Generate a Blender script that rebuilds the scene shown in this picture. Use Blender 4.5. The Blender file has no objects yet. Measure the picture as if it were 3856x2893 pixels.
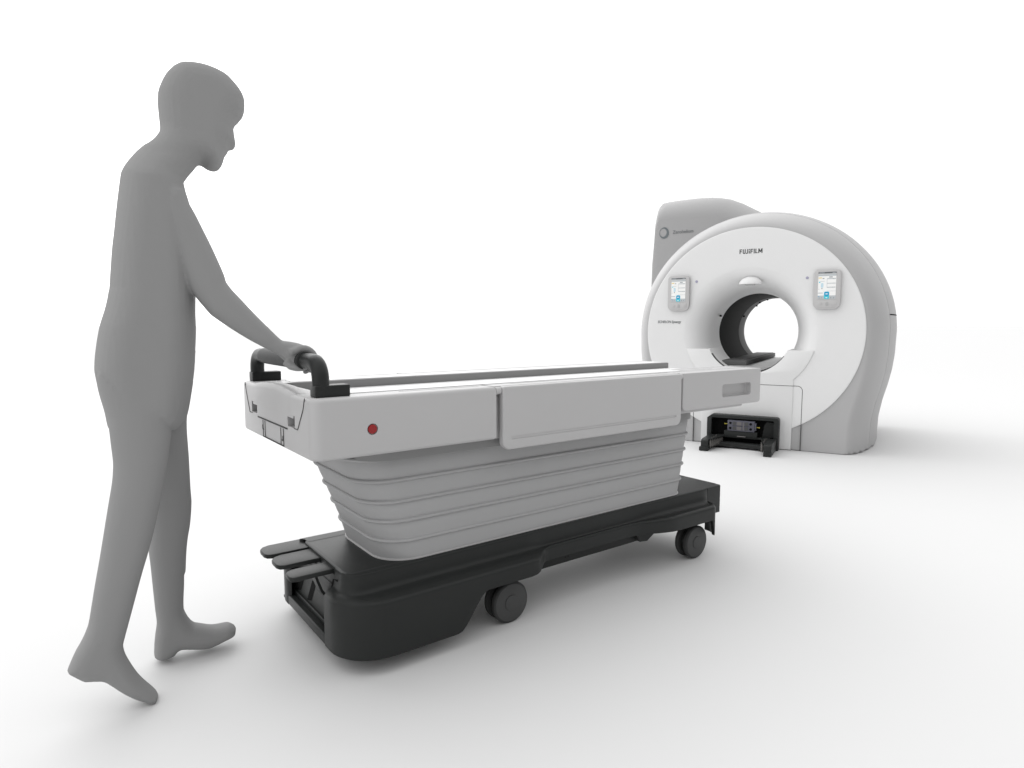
import bpy, bmesh, math, random
import numpy as np
from mathutils import Vector, Matrix, geometry
random.seed(3)
sc = bpy.context.scene
COL = sc.collection
R = math.radians

# ------------------------------------------------------------------ camera
cam_d = bpy.data.cameras.new('camera'); cam = bpy.data.objects.new('camera', cam_d); COL.objects.link(cam)
cam.location = (0, 0, 1.05)
cam.rotation_euler = (R(90) - math.atan(221.5 / 2374.0), 0, 0)
cam_d.sensor_width = 36; cam_d.lens = 36 * 2374.0 / 3856.0
cam_d.clip_start = .05; cam_d.clip_end = 2000
sc.camera = cam

# ------------------------------------------------------------------ world: white studio, brighter up and to the left
world = bpy.data.worlds.new('World'); sc.world = world; world.use_nodes = True
nt = world.node_tree; nt.nodes.clear()
tc = nt.nodes.new('ShaderNodeTexCoord')
nrm = nt.nodes.new('ShaderNodeVectorMath'); nrm.operation = 'NORMALIZE'
dot = nt.nodes.new('ShaderNodeVectorMath'); dot.operation = 'DOT_PRODUCT'
LD = Vector((-.47, .45, .76)).normalized(); dot.inputs[1].default_value = LD
mr = nt.nodes.new('ShaderNodeValToRGB')
mp = nt.nodes.new('ShaderNodeMapRange'); mp.inputs[1].default_value = -1; mp.inputs[2].default_value = 1
cr = mr.color_ramp
WORLD_STOPS = [(0.0, .15), (.29, .15), (.38, .32), (.465, .86), (.70, .92), (1.0, 1.9)]
cr.elements[0].position = WORLD_STOPS[0][0]; cr.elements[0].color = (WORLD_STOPS[0][1],) * 3 + (1,)
cr.elements[1].position = WORLD_STOPS[-1][0]; cr.elements[1].color = (WORLD_STOPS[-1][1],) * 3 + (1,)
for p_, v_ in WORLD_STOPS[1:-1]:
    e = cr.elements.new(p_); e.color = (v_, v_, v_, 1)
bg = nt.nodes.new('ShaderNodeBackground'); bg.inputs['Strength'].default_value = 1.2
out = nt.nodes.new('ShaderNodeOutputWorld')
nt.links.new(tc.outputs['Generated'], nrm.inputs[0]); nt.links.new(nrm.outputs[0], dot.inputs[0])
nt.links.new(dot.outputs['Value'], mp.inputs[0]); nt.links.new(mp.outputs[0], mr.inputs[0])
nt.links.new(mr.outputs[0], bg.inputs['Color']); nt.links.new(bg.outputs[0], out.inputs[0])

def area(name, loc, target, sx, sy, power, spread=180):
    d = bpy.data.lights.new(name, 'AREA'); d.shape = 'RECTANGLE'; d.size = sx; d.size_y = sy; d.energy = power; d.spread = R(spread)
    o = bpy.data.objects.new(name, d); COL.objects.link(o); o.location = loc
    o.rotation_euler = (Vector(target) - Vector(loc)).to_track_quat('-Z', 'Y').to_euler()
    return o
area('added_floor_light', (-4.0, 10.5, 6.5), (-.5, 6.0, 0), 8, 6, 150)  # unseen area light, added to brighten the far floor

sc.view_settings.view_transform = 'Standard'; sc.view_settings.look = 'None'
sc.view_settings.exposure = 0; sc.view_settings.gamma = 1; sc.view_settings.use_curve_mapping = False
sc.cycles.use_denoising = True
sc.cycles.max_bounces = 8
sc.cycles.diffuse_bounces = 4

# ------------------------------------------------------------------ materials
def mat(name, col, rough=.5, spec=.5, bump=0., bscale=400., var=0., coat=0., metal=0., emit=0.):
    m = bpy.data.materials.new(name); m.use_nodes = True
    n = m.node_tree.nodes; l = m.node_tree.links; b = n['Principled BSDF']
    if isinstance(col, (int, float)): col = (col, col, col)
    b.inputs['Base Color'].default_value = (*col, 1); b.inputs['Roughness'].default_value = rough
    b.inputs['Specular IOR Level'].default_value = spec; b.inputs['Metallic'].default_value = metal
    b.inputs['Coat Weight'].default_value = coat
    t = n.new('ShaderNodeTexCoord')
    if var:
        ns = n.new('ShaderNodeTexNoise'); ns.inputs['Scale'].default_value = 6; ns.inputs['Detail'].default_value = 4
        mx = n.new('ShaderNodeMixRGB'); mx.inputs[1].default_value = (*[c * (1 - var) for c in col], 1)
        mx.inputs[2].default_value = (*[min(1, c * (1 + var)) for c in col], 1)
        l.new(t.outputs['Object'], ns.inputs['Vector']); l.new(ns.outputs['Fac'], mx.inputs[0]); l.new(mx.outputs[0], b.inputs['Base Color'])
    if bump:
        nb = n.new('ShaderNodeTexNoise'); nb.inputs['Scale'].default_value = bscale; nb.inputs['Detail'].default_value = 3
        bp = n.new('ShaderNodeBump'); bp.inputs['Strength'].default_value = bump; bp.inputs['Distance'].default_value = .001
        l.new(t.outputs['Object'], nb.inputs['Vector']); l.new(nb.outputs['Fac'], bp.inputs['Height']); l.new(bp.outputs[0], b.inputs['Normal'])
    if emit:
        b.inputs['Emission Color'].default_value = (*col, 1); b.inputs['Emission Strength'].default_value = emit
    return m
M = dict(
    floor=mat('studio_floor', .655, .65, .25, var=.004),
    white=mat('white_enamel', .74, .38, .4, bump=.03, bscale=900, var=.006),
    cover=mat('warm_grey_enamel', (.42, .418, .42), .45, .4, bump=.04, bscale=700, var=.01),
    tower=mat('tower_enamel_shaded', (.355, .353, .355), .45, .35, bump=.04, bscale=700, var=.01),  # same enamel as the cover, with the tower's shade put into the colour
    table=mat('table_plastic', (.47, .466, .468), .42, .4, bump=.05, bscale=900, var=.01),
    board=mat('table_board', .70, .5, .3, var=.01),
    inner=mat('inner_grey_and_shade', .24, .5, .3, var=.02),  # inner grey; on the under pan it also paints in shade
    bellows=mat('bellows_fabric', (.39, .39, .393), .7, .2, bump=.15, bscale=1200, var=.02),
    black=mat('black_plastic', (.023, .0245, .024), .36, .18, bump=.25, bscale=900, var=.06),
    blackd=mat('black_void', .004, .8, .1),
    rubber=mat('black_rubber', (.046, .047, .047), .55, .2, bump=.2, bscale=800, var=.05),
    hub=mat('caster_grey', (.064, .065, .065), .5, .3, bump=.1, var=.05),
    red=mat('red_button', (.28, .012, .014), .45, .4),
    seam=mat('seam_dark', .085, .8, .1),
    seaml=mat('seam_light', .33, .7, .1),
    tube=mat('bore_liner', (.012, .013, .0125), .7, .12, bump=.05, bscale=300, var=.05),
    rear=mat('bore_rear_grey', .11, .6, .3),
    bezel=mat('bezel_grey', (.49, .485, .485), .4, .4),
    bezeld=mat('bezel_edge', .12, .5, .3),
    scr=mat('screen_white', (.80, .80, .79), .35, .3, emit=.12),
    scrbar=mat('screen_header', (.14, .15, .16), .3, .3),
    scrgrey=mat('screen_grey', (.50, .53, .55), .4, .3),
    scrtext=mat('screen_text', (.30, .33, .35), .4, .3),
    blue=mat('screen_blue', (.02, .28, .50), .35, .3, emit=.15),
    teal=mat('screen_teal', (.05, .50, .60), .35, .3, emit=.15),
    pale=mat('screen_pale_blue', (.55, .72, .80), .4, .3),
    amber=mat('screen_amber', (.80, .62, .22), .4, .3),
    lilac=mat('sensor_lilac', (.36, .35, .46), .4, .4),
    ink=mat('print_ink', (.055, .06, .06), .6, .2),
    inkf=mat('print_faint', (.19, .20, .205), .6, .2),
    inkg=mat('print_grey', (.15, .17, .18), .5, .3),
    steel=mat('roller_steel', (.10, .095, .09), .35, .5, metal=.3),
    brass=mat('brass_pin', (.45, .38, .06), .35, .5, metal=.4),
    plug=mat('plug_grey', (.085, .085, .11), .45, .4, var=.05),
    plugl=mat('plug_pale', (.15, .14, .14), .5, .3),
    lens=mat('lens_grey', .40, .3, .4),
    slate=mat('flat_grey_figure', .292, .95, .0),
)

# ------------------------------------------------------------------ helpers
def tag(o, label=None, cat=None, group=None, kind=None):
    if label: o['label'] = label
    if cat: o['category'] = cat
    if group: o['group'] = group
    if kind: o['kind'] = kind
    return o
def empty(name, loc, rz, label, cat):
    o = bpy.data.objects.new(name, None); COL.objects.link(o); o.location = loc; o.rotation_euler = (0, 0, rz)
    o.empty_display_size = .1
    return tag(o, label, cat)
def smooth_mesh(me, ang=35):
    for p in me.polygons: p.use_smooth = True
    me.set_sharp_from_angle(angle=R(ang))
def link(name, bm, m, parent=None, ang=35, wn=False):
    bmesh.ops.remove_doubles(bm, verts=bm.verts, dist=1e-6)
    bmesh.ops.recalc_face_normals(bm, faces=bm.faces)
    me = bpy.data.meshes.new(name); bm.to_mesh(me); bm.free()
    ms = m if isinstance(m, (list, tuple)) else [m]
    for q in ms: me.materials.append(M[q] if isinstance(q, str) else q)
    smooth_mesh(me, ang)
    o = bpy.data.objects.new(name, me); COL.objects.link(o)
    if parent is not None: o.parent = parent
    if wn:
        w = o.modifiers.new('wn', 'WEIGHTED_NORMAL'); w.keep_sharp = True
    return o
def bevel_all(bm, geom_edges, r, seg=4):
    if r > 0: bmesh.ops.bevel(bm, geom=geom_edges, offset=r, segments=seg, profile=.5, affect='EDGES', clamp_overlap=True)
def box(bm, x0, x1, y0, y1, z0, z1, r=0., seg=3, mi=0):
    b = bmesh.new()
    bmesh.ops.create_cube(b, size=1)
    for v in b.verts:
        v.co = Vector((x0 + (v.co.x + .5) * (x1 - x0), y0 + (v.co.y + .5) * (y1 - y0), z0 + (v.co.z + .5) * (z1 - z0)))
    bevel_all(b, b.edges[:], r, seg)
    merge(bm, b, mi)
def merge(bm, b, mi=0):
    for f in b.faces: f.material_index = mi
    me = bpy.data.meshes.new('tmp'); b.to_mesh(me); b.free(); bm.from_mesh(me); bpy.data.meshes.remove(me)
def arc(cx, cy, r, a0, a1, n):
    return [(cx + r * math.cos(R(a0 + (a1 - a0) * i / n)), cy + r * math.sin(R(a0 + (a1 - a0) * i / n))) for i in range(n + 1)]
def rrect(x0, x1, y0, y1, r, n=6):
    rs = r if isinstance(r, (list, tuple)) else [r] * 4     # corners: (x1,y1),(x0,y1),(x0,y0),(x1,y0)
    P = []
    for (cx, cy, a), q in zip(((x1, y1, 0), (x0, y1, 90), (x0, y0, 180), (x1, y0, 270)), rs):
        if q <= 0: P.append((cx, cy)); continue
        sx = -1 if cx == x1 else 1; sy = -1 if cy == y1 else 1
        P += arc(cx + sx * q, cy + sy * q, q, a, a + 90, n)
    return P
AXES = {'z': lambda a, b, h: Vector((a, b, h)), 'y': lambda a, b, h: Vector((a, h, b)), 'x': lambda a, b, h: Vector((h, a, b))}
def prism(bm, pts, h0, h1, axis='z', r=0., seg=3, mi=0, r0=None):
    """extrude a 2D outline between h0 and h1; r rounds the h1 rim, r0 the h0 rim"""
    f = AXES[axis]; b = bmesh.new()
    A = [b.verts.new(f(x, y, h0)) for x, y in pts]; B = [b.verts.new(f(x, y, h1)) for x, y in pts]
    n = len(pts)
    fa = b.faces.new(A); fb = b.faces.new(B[::-1])
    for i in range(n): b.faces.new((A[i], A[(i + 1) % n], B[(i + 1) % n], B[i]))
    bmesh.ops.recalc_face_normals(b, faces=b.faces)
    if r: bevel_all(b, [e for e in fb.edges], r, seg)
    if r0:
        fa = min(b.faces, key=lambda q: abs((q.calc_center_median() - f(0, 0, h0)).dot(f(0, 0, 1))) - len(q.verts) * 1e-4 if True else 0)
        fa = [q for q in b.faces if all(abs(v.co.dot(f(0, 0, 1)) - h0) < 1e-7 for v in q.verts)]
        if fa: bevel_all(b, [e for q in fa for e in q.edges], r0, seg)
    merge(bm, b, mi)
def cyl(bm, c, r, h, axis='z', n=32, mi=0, r2=None, bev=0.):
    pts = [(math.cos(2 * math.pi * i / n), math.sin(2 * math.pi * i / n)) for i in range(n)]
    f = AXES[axis]; c = Vector(c); b = bmesh.new(); r2 = r if r2 is None else r2
    A = [b.verts.new(c + f(x * r, y * r, -h / 2)) for x, y in pts]; B = [b.verts.new(c + f(x * r2, y * r2, h / 2)) for x, y in pts]
    f0 = b.faces.new(A); f1 = b.faces.new(B[::-1])
    for i in range(n): b.faces.new((A[i], A[(i + 1) % n], B[(i + 1) % n], B[i]))
    bmesh.ops.recalc_face_normals(b, faces=b.faces)
    if bev: bevel_all(b, list({e for q in (f0, f1) for e in q.edges}), bev, 3)
    merge(bm, b, mi)
def tube(bm, pts, rad, n=14, mi=0, cap=True, flat=1.0):
    pts = [Vector(p) for p in pts]; rad = rad if isinstance(rad, (list, tuple)) else [rad] * len(pts)
    b = bmesh.new(); rings = []; up = None
    for i, p in enumerate(pts):
        t = (pts[min(i + 1, len(pts) - 1)] - pts[max(i - 1, 0)]).normalized()
        if up is None:
            up = t.orthogonal().normalized()
        up = (up - t * up.dot(t)).normalized(); s = t.cross(up)
        rings.append([b.verts.new(p + (up * math.cos(2 * math.pi * k / n) + s * math.sin(2 * math.pi * k / n)) * rad[i]) for k in range(n)])
    for a, c in zip(rings, rings[1:]):
        for k in range(n): b.faces.new((a[k], a[(k + 1) % n], c[(k + 1) % n], c[k]))
    if cap: b.faces.new(rings[0][::-1]); b.faces.new(rings[-1])
    merge(bm, b, mi)
def grid(bm, rows, closed=False, mi=0):
    V = [[bm.verts.new(p) for p in row] for row in rows]
    for a, c in zip(V, V[1:]):
        n = len(a)
        for k in range(n if closed else n - 1):
            f = bm.faces.new((a[k], a[(k + 1) % n], c[(k + 1) % n], c[k])); f.material_index = mi
    return V
def sphere(bm, c, r, sx=1, sy=1, sz=1, u=20, v=12, mi=0):
    b = bmesh.new(); bmesh.ops.create_uvsphere(b, u_segments=u, v_segments=v, radius=r)
    for q in b.verts: q.co = Vector((q.co.x * sx, q.co.y * sy, q.co.z * sz)) + Vector(c)
    merge(bm, b, mi)
def cut(o, bm, keep_mi=None):
    """boolean-subtract a mesh from o and bake it"""
    bmesh.ops.recalc_face_normals(bm, faces=bm.faces)
    me = bpy.data.meshes.new('cutter'); bm.to_mesh(me); bm.free()
    c = bpy.data.objects.new('cutter', me); COL.objects.link(c)
    if o.parent: c.parent = o.parent
    md = o.modifiers.new('b', 'BOOLEAN'); md.operation = 'DIFFERENCE'; md.object = c; md.solver = 'EXACT'
    dg = bpy.context.evaluated_depsgraph_get(); ev = o.evaluated_get(dg)
    nm = bpy.data.meshes.new_from_object(ev); old = o.data
    o.modifiers.clear(); o.data = nm; nm.name = old.name
    bpy.data.objects.remove(c); bpy.data.meshes.remove(me); bpy.data.meshes.remove(old)
    smooth_mesh(nm, 30)
def text_mesh(name, txt, width, height, m, parent, loc, bold=0., shear=0., space=1., rot=(R(90), 0, 0)):
    cu = bpy.data.curves.new('t', 'FONT'); cu.body = txt; cu.offset = bold; cu.shear = shear; cu.space_character = space
    cu.extrude = .004; cu.fill_mode = 'BOTH'
    to = bpy.data.objects.new('t', cu); COL.objects.link(to)
    dg = bpy.context.evaluated_depsgraph_get(); dg.update(); me = bpy.data.meshes.new_from_object(to.evaluated_get(dg))
    bpy.data.objects.remove(to); bpy.data.curves.remove(cu)
    co = np.array([v.co for v in me.vertices]); mn = co.min(0); mx = co.max(0)
    for v in me.vertices:
        v.co.x = (v.co.x - (mn[0] + mx[0]) / 2) * width / (mx[0] - mn[0]); v.co.y = (v.co.y - mn[1]) * height / (mx[1] - mn[1])
        v.co.z = v.co.z * .3
    me.name = name; me.materials.clear(); me.materials.append(M[m])
    o = bpy.data.objects.new(name, me); COL.objects.link(o); o.parent = parent; o.location = loc; o.rotation_euler = rot
    return o

# ------------------------------------------------------------------ floor
bm = bmesh.new()
vs = [bm.verts.new(p) for p in ((-400, -60, 0), (400, -60, 0), (400, 900, 0), (-400, 900, 0))]
bm.faces.new(vs)
tag(link('floor', bm, 'floor'), kind='structure')
# body outline coordinates in metres, in the figure's own side plane
HEADTORSO = [(0.0707, 1.5533), (0.085, 1.5673), (0.0913, 1.5762), (0.0969, 1.5846), (0.1003, 1.5934), (0.1015, 1.6023), (0.101, 1.6185), (0.0994, 1.6486), (0.0989, 1.6744), (0.1006, 1.6963), (0.1031, 1.7064), (0.114, 1.7331), (0.1268, 
1.7549), (0.1414, 1.7718), (0.1559, 1.7822), (0.1681, 1.787), (0.1865, 1.79), (0.2049, 1.7908), (0.2297, 1.7888), (0.2504, 1.7841), (0.2713, 1.7763), (0.2839, 1.7681), (0.2984, 1.7538), (0.311, 1.7391), (0.3202, 1.7236), (0.3247, 1.7084), 
(0.3245, 1.69), (0.3228, 1.6748), (0.318, 1.6625), (0.3076, 1.6483), (0.2985, 1.6389), (0.2933, 1.6289), (0.2916, 1.6195), (0.2928, 1.6048), (0.295, 1.5867), (0.2955, 1.5776), (0.2944, 1.5724), (0.2893, 1.5698), (0.2805, 1.5675), (0.2772, 
1.5648), (0.2741, 1.5575), (0.2726, 1.5527), (0.2678, 1.5475), (0.2643, 1.5401), (0.2606, 1.5271), (0.2558, 1.515), (0.2501, 1.507), (0.2414, 1.5025), (0.2307, 1.5024), (0.2182, 1.5059), (0.208, 1.5126), (0.2018, 1.5152), (0.1987, 1.5153), 
(0.1923, 1.5113), (0.1845, 1.4996), (0.1714, 1.4834), (0.1605, 1.4676), (0.1539, 1.4556), (0.1549, 1.4459), (0.1582, 1.4269), (0.1635, 1.4062), (0.1701, 1.3774), (0.1757, 1.3323), (0.1772, 1.2683), (0.1747, 1.199), (0.1714, 1.1316), 
(0.169, 1.0825), (0.1687, 1.0451), (0.1669, 1.0122), (0.1634, 0.9698), (0.1618, 0.9415), (0.1593, 0.9132), (0.1656, 0.972), (0.1618, 0.9379), (0.1549, 0.8902), (0.1482, 0.8492), (0.1404, 0.8083), (0.1292, 0.7746), (0.1039, 0.7491), 
(0.0102, 0.75), (-0.0608, 0.7626), (-0.0701, 0.8156), (-0.0796, 0.8641), (-0.0849, 0.9069), (-0.0871, 0.9262), (-0.0823, 0.9772), (-0.0691, 1.0471), (-0.0551, 1.0916), (-0.047, 1.1235), (-0.0411, 1.1553), (-0.0409, 1.151), (-0.0385, 
1.1774), (-0.0348, 1.2124), (-0.0294, 1.2605), (-0.0228, 1.3043), (-0.0169, 1.348), (-0.0112, 1.3874), (-0.0051, 1.4267), (0.0007, 1.4617), (0.0041, 1.4706), (0.0104, 1.4834), (0.0206, 1.4992), (0.0307, 1.5134), (0.0409, 1.5264), (0.0521, 
1.5382), (0.061, 1.5468), (0.0731, 1.5576)]
FARLEG = [(0.0171, 0.9157), (0.0105, 0.7763), (0.0099, 0.6348), (0.013, 0.5196), (0.0181, 0.4464), (0.0164, 0.3562), (0.0185, 0.322), (0.0215, 0.2518), (0.0234, 0.207), (0.0254, 0.1647), (0.0274, 0.125), (0.0221, 0.0926), (0.0177, 0.0571), 
(0.0162, 0.0208), (0.0232, 0.0133), (0.0324, 0.007), (0.0371, 0.006), (0.0539, 0.0071), (0.0723, 0.0104), (0.0786, 0.0204), (0.0861, 0.0262), (0.0935, 0.0265), (0.1227, 0.0193), (0.1549, 0.0116), (0.1726, 0.0104), (0.1906, 0.0145), 
(0.2115, 0.0209), (0.2486, 0.033), (0.2511, 0.0434), (0.2528, 0.0549), (0.2509, 0.059), (0.242, 0.0671), (0.2318, 0.0738), (0.2188, 0.0752), (0.2008, 0.0752), (0.1854, 0.0766), (0.1704, 0.0812), (0.1506, 0.0899), (0.1334, 0.0973), (0.1239, 
0.1071), (0.1148, 0.1237), (0.107, 0.1427), (0.1039, 0.1549), (0.1052, 0.1916), (0.1085, 0.2334), (0.1102, 0.2695), (0.114, 0.2687), (0.1197, 0.3401), (0.1255, 0.3843), (0.1339, 0.4279), (0.1407, 0.4972), (0.1395, 0.5316), (0.1387, 
0.6353), (0.1376, 0.7598), (0.1506, 0.8243), (0.1608, 0.8817)]
NEARLEG = [(-0.0801, 0.9329), (-0.078, 0.9146), (-0.073, 0.8741), (-0.064, 0.8282), (-0.0591, 0.8032), (-0.058, 0.7845), (-0.0553, 0.7345), (-0.0526, 0.6841), (-0.054, 0.6566), (-0.0575, 0.628), (-0.0703, 0.5603), (-0.0945, 0.4308), 
(-0.1085, 0.3607), (-0.1171, 0.3147), (-0.1264, 0.2652), (-0.13, 0.2505), (-0.1388, 0.2286), (-0.1517, 0.2031), (-0.16, 0.1897), (-0.1685, 0.1716), (-0.1772, 0.1512), (-0.1814, 0.1396), (-0.178, 0.1353), (-0.1636, 0.1213), (-0.1431, 
0.1031), (-0.1224, 0.0988), (-0.1069, 0.0945), (-0.0982, 0.0895), (-0.0841, 0.0741), (-0.0631, 0.0504), (-0.0436, 0.0314), (-0.0337, 0.023), (-0.0095, 0.0061), (0.013, -0.0091), (0.0168, -0.0093), (0.0195, -0.0055), (0.0241, 0.0098), 
(0.0226, 0.0136), (0.0127, 0.03), (-0.0071, 0.0576), (-0.0225, 0.0836), (-0.0356, 0.1125), (-0.0479, 0.1447), (-0.0508, 0.1566), (-0.0527, 0.172), (-0.0527, 0.1795), (-0.0306, 0.2581), (-0.0077, 0.3394), (0.0022, 0.373), (0.0191, 0.4265), 
(0.0377, 0.4917), (0.0613, 0.5933), (0.0806, 0.6955), (0.0964, 0.798), (0.1043, 0.9007)]
ARM = [(0.0798, 1.3849), (0.1042, 1.4249), (0.1314, 1.4357), (0.148, 1.4201), (0.1565, 1.3908), (0.1744, 1.3533), (0.1925, 1.311), (0.2107, 1.2681), (0.2291, 1.2202), (0.2401, 1.1894), (0.2443, 1.1707), (0.2552, 1.1539), (0.2831, 1.1205), 
(0.3155, 1.082), (0.3486, 1.0451), (0.3832, 1.0077), (0.389, 1.0044), (0.4059, 1.0022), (0.4199, 0.9994), (0.4339, 0.9959), (0.448, 0.9899), (0.4581, 0.9859), (0.4637, 0.9811), (0.4597, 0.9703), (0.4472, 0.9619), (0.4367, 0.9514), (0.4343, 
0.9407), (0.438, 0.9276), (0.4296, 0.9186), (0.4236, 0.9205), (0.4136, 0.9261), (0.4038, 0.9339), (0.3921, 0.9438), (0.3805, 0.9568), (0.3738, 0.9629), (0.3401, 0.9829), (0.3022, 1.0053), (0.2652, 1.0304), (0.2289, 1.057), (0.2111, 
1.0712), (0.2005, 1.0802), (0.185, 1.1012), (0.1654, 1.1279), (0.1467, 1.1602), (0.1257, 1.2163), (0.1017, 1.2842), (0.0778, 1.3425)]
HANG = [(0.0385, 1.4229), (0.0687, 1.4733), (0.1257, 1.4714), (0.1521, 1.4094), (0.1539, 1.2787), (0.1455, 1.1709), (0.1315, 1.0709), (0.1145, 0.9706), (0.1005, 0.9039), (0.0949, 0.8451), (0.0711, 0.8043), (0.0504, 0.8307), (0.0463, 
0.8976), (0.0494, 0.9637), (0.05, 1.0705), (0.0439, 1.1679), (0.0369, 1.272)]
ARMC = (-0.08413781424410245, -0.11469428004613415)
# ------------------------------------------------------------------ patient table
T = empty('patient_table', (-.004, 2.145, 0), R(36.6), 'long light grey wheeled patient table with grey bellows on a black base', 'patient table')
YC = .32
def mir(y): return 2 * YC - y
def mirb(y): return .572 - y      # the black base sits a little nearer than the table top
ZT = .85
# front cover (push end)
bm = bmesh.new()
prism(bm, rrect(-.705, -.096, -.05, .69, (0, .035, .035, 0)), .675, ZT, 'z', r=.013, r0=.012, seg=4)
b_front = link('front_cover', bm, 'table', T, ang=30)
c = bmesh.new()
box(c, -.62, .2, .14, .50, .82, .9)
cut(b_front, c)
c = bmesh.new()                                        # latch windows and button recess
box(c, -.72, -.655, .096, .163, .752, .789); box(c, -.72, -.655, .494, .560, .752, .789)
cut(b_front, c)
c = bmesh.new(); cyl(c, (-.530, -.05, .753), .0165, .012, 'y', 40); cut(b_front, c)
# end panel hump (raised rounded brow between the rails)
bm = bmesh.new()
rows = []
N_ = 28
for i in range(N_ + 1):
    t = i / N_; y = .108 + (.545 - .108) * t
    s = math.sin(math.pi * t) ** .8 if 0 < t < 1 else 0
    h = .017 * s; d = .0
    e_ = .0035 * min(1, s * 2.5) - .0005
    row = [(-.7045, y, .78), (-.7035 - e_, y, .80), (-.7030 - e_, y, ZT - .014 + h * .7), (-.700 - e_ * .8, y, ZT - .005 + h), (-.695, y, ZT + h), (-.668, y, ZT + h + .0005), (-.645, y, ZT - .004 + h * .8), (-.625, y, ZT - .03), (-.62, y, .82)]
    rows.append(row)
grid(bm, rows)
brow = link('end_brow', bm, 'table', b_front, ang=60)
# seams, latch door on the push end
bm = bmesh.new(); X = -.7068
def strip(bm, p, q, w, x=None, axis='x', off=-.7068, mi=0):
    (a0, b0), (a1, b1) = p, q; d = Vector((a1 - a0, b1 - b0)); L = d.length; d /= L; nx, ny = -d.y * w / 2, d.x * w / 2
    pts = [(a0 + nx, b0 + ny), (a0 - nx, b0 - ny), (a1 - nx, b1 - ny), (a1 + nx, b1 + ny)]
    prism(bm, pts, off - .0012, off + .0012, axis, mi=mi)
for p, q, w in (((.003, .848), (.018, .815), .0022), ((.018, .815), (.070, .752), .0022), ((.070, .752), (.100, .7525), .0015),
                ((.640, .848), (.625, .815), .0015), ((.625, .815), (.585, .748), .0015), ((.585, .748), (.550, .7485), .0018)):
    strip(bm, p, q, w, off=-.7055)
for p, q, w in (((.165, .7425), (.485, .7425), .004), ((.205, .738), (.205, .684), .0013), ((.232, .738), (.232, .684), .001), ((.425, .738), (.425, .684), .0016),
                ((.402, .738), (.402, .684), .001), ((.205, .684), (.425, .684), .003), ((.212, .715), (.212, .700), .004), ((.205, .701), (.222, .701), .004),
                ((.430, .722), (.430, .708), .003), ((.418, .708), (.430, .708), .0035)):
    strip(bm, p, q, w, off=-.7055)
link('panel_seam', bm, 'seam', b_front)
for y0_, y1_, z1_ in ((.098, .161, .786), (.496, .558, .786)):
    bm = bmesh.new(); box(bm, -.660, -.657, y0_, y1_, .754, z1_)
    link('latch_window', bm, 'inner', b_front)
    bm = bmesh.new(); box(bm, -.664, -.6605, y0_ if y0_ > .3 else y0_, y1_ - .018, .754, .768 if y0_ < .3 else .760)
    link('latch_shadow_gap', bm, 'blackd', b_front)  # black strip painted in for the shadow gap in the window
bm = bmesh.new(); cyl(bm, (-.530, -.0475, .753), .0135, .006, 'y', 40, bev=.0012)
link('stop_button', bm, 'red', T)
# middle body
bm = bmesh.new()
box(bm, -.10, .856, -.022, .662, .672, .8195, .004)
for ya_, yb_ in ((-.034, .1405), (.4995, .674)):
    box(bm, -.0955, .8525, ya_, yb_, .8215, ZT, .0)
mid = link('middle_body', bm, 'table', T, ang=30)
# drop side rails
for s in (0, 1):
    f = (lambda y: y) if s == 0 else mir
    bm = bmesh.new()
    prism(bm, rrect(-.072, .842, .636, ZT - .001, (.007, .007, .03, .03)), f(-.034), f(-.056), 'y', r=.006, seg=4)
    rail = link('side_rail', bm, 'table', T, ang=30)
    if s == 0:
        c = bmesh.new(); prism(c, rrect(-.040, .810, .6705, .6815, .0052), -.0535, -.060, 'y'); cut(rail, c)
    for k, (xa, xb) in enumerate(((-.0945, -.074), (.8435, .8555))):
        bm = bmesh.new(); cyl(bm, ((xa + xb) / 2, f(-.038), .8355), .0125, xb - xa, 'x', 24, bev=.001)
        link('hinge', bm, 'table', rail)
# end cover
bm = bmesh.new()
prism(bm, rrect(.857, 1.425, .6905, ZT, (.008, .004, .022, .016)), -.05, .69, 'y', r=.007, r0=.007)
box(bm, .80, 1.316, -.028, .668, .676, .694, .005)
endc = link('end_cover', bm, 'table', T, ang=30)
c = bmesh.new(); box(c, -.8, 2, .14, .50, .82, .9); cut(endc, c)
c = bmesh.new(); prism(c, rrect(1.128, 1.346, .7305, .788, .014), -.10, -.022, 'y', r=.008); cut(endc, c)
bm = bmesh.new(); prism(bm, rrect(1.122, 1.352, .7245, .794, .014), -.0215, -.016, 'y')
link('grip_recess', bm, 'inner', endc)
# under pan
bm = bmesh.new(); prism(bm, rrect(-.535, 1.045, .003, .60, .10, 10), .6405, .678, 'z')
link('under_pan', bm, 'inner', T)  # darker grey paints in the shade below the table body
# trough board and inner walls
bm = bmesh.new(); box(bm, -.622, 1.424, .141, .499, .806, .8205, .001)
link('table_board', bm, 'board', T)
bm = bmesh.new(); box(bm, -.619, 1.4235, .496, .502, .8206, ZT - .002, .0005); box(bm, -.619, 1.4235, .138, .144, .8206, ZT - .002, .0005)
link('trough_wall', bm, 'inner', T)
bm = bmesh.new()
for (x0, y0), (x1, y1), w in (((-.58, .030), (.853, .030), .0016), ((-.58, .118), (1.38, .118), .0012), ((-.42, .002), (-.13, .002), .0024), ((.0, .008), (.84, .008), .0012),
                        ((-.52, .050), (-.44, .050), .003), ((-.44, .050), (-.43, .075), .002), ((.87, .018), (1.40, .018), .0022), ((-.60, .612), (1.40, .612), .0014), ((-.585, .53), (-.42, .53), .003),
                        ((-.30, .635), (1.1, .635), .0016), ((1.10, .55), (1.30, .55), .004), ((1.18, .50), (1.18, .55), .003), ((.97, .06), (1.2, .06), .002)):
    strip(bm, (x0, y0), (x1, y1), w, axis='z', off=ZT - .0006)
link('top_seam', bm, 'seaml', T)
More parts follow.
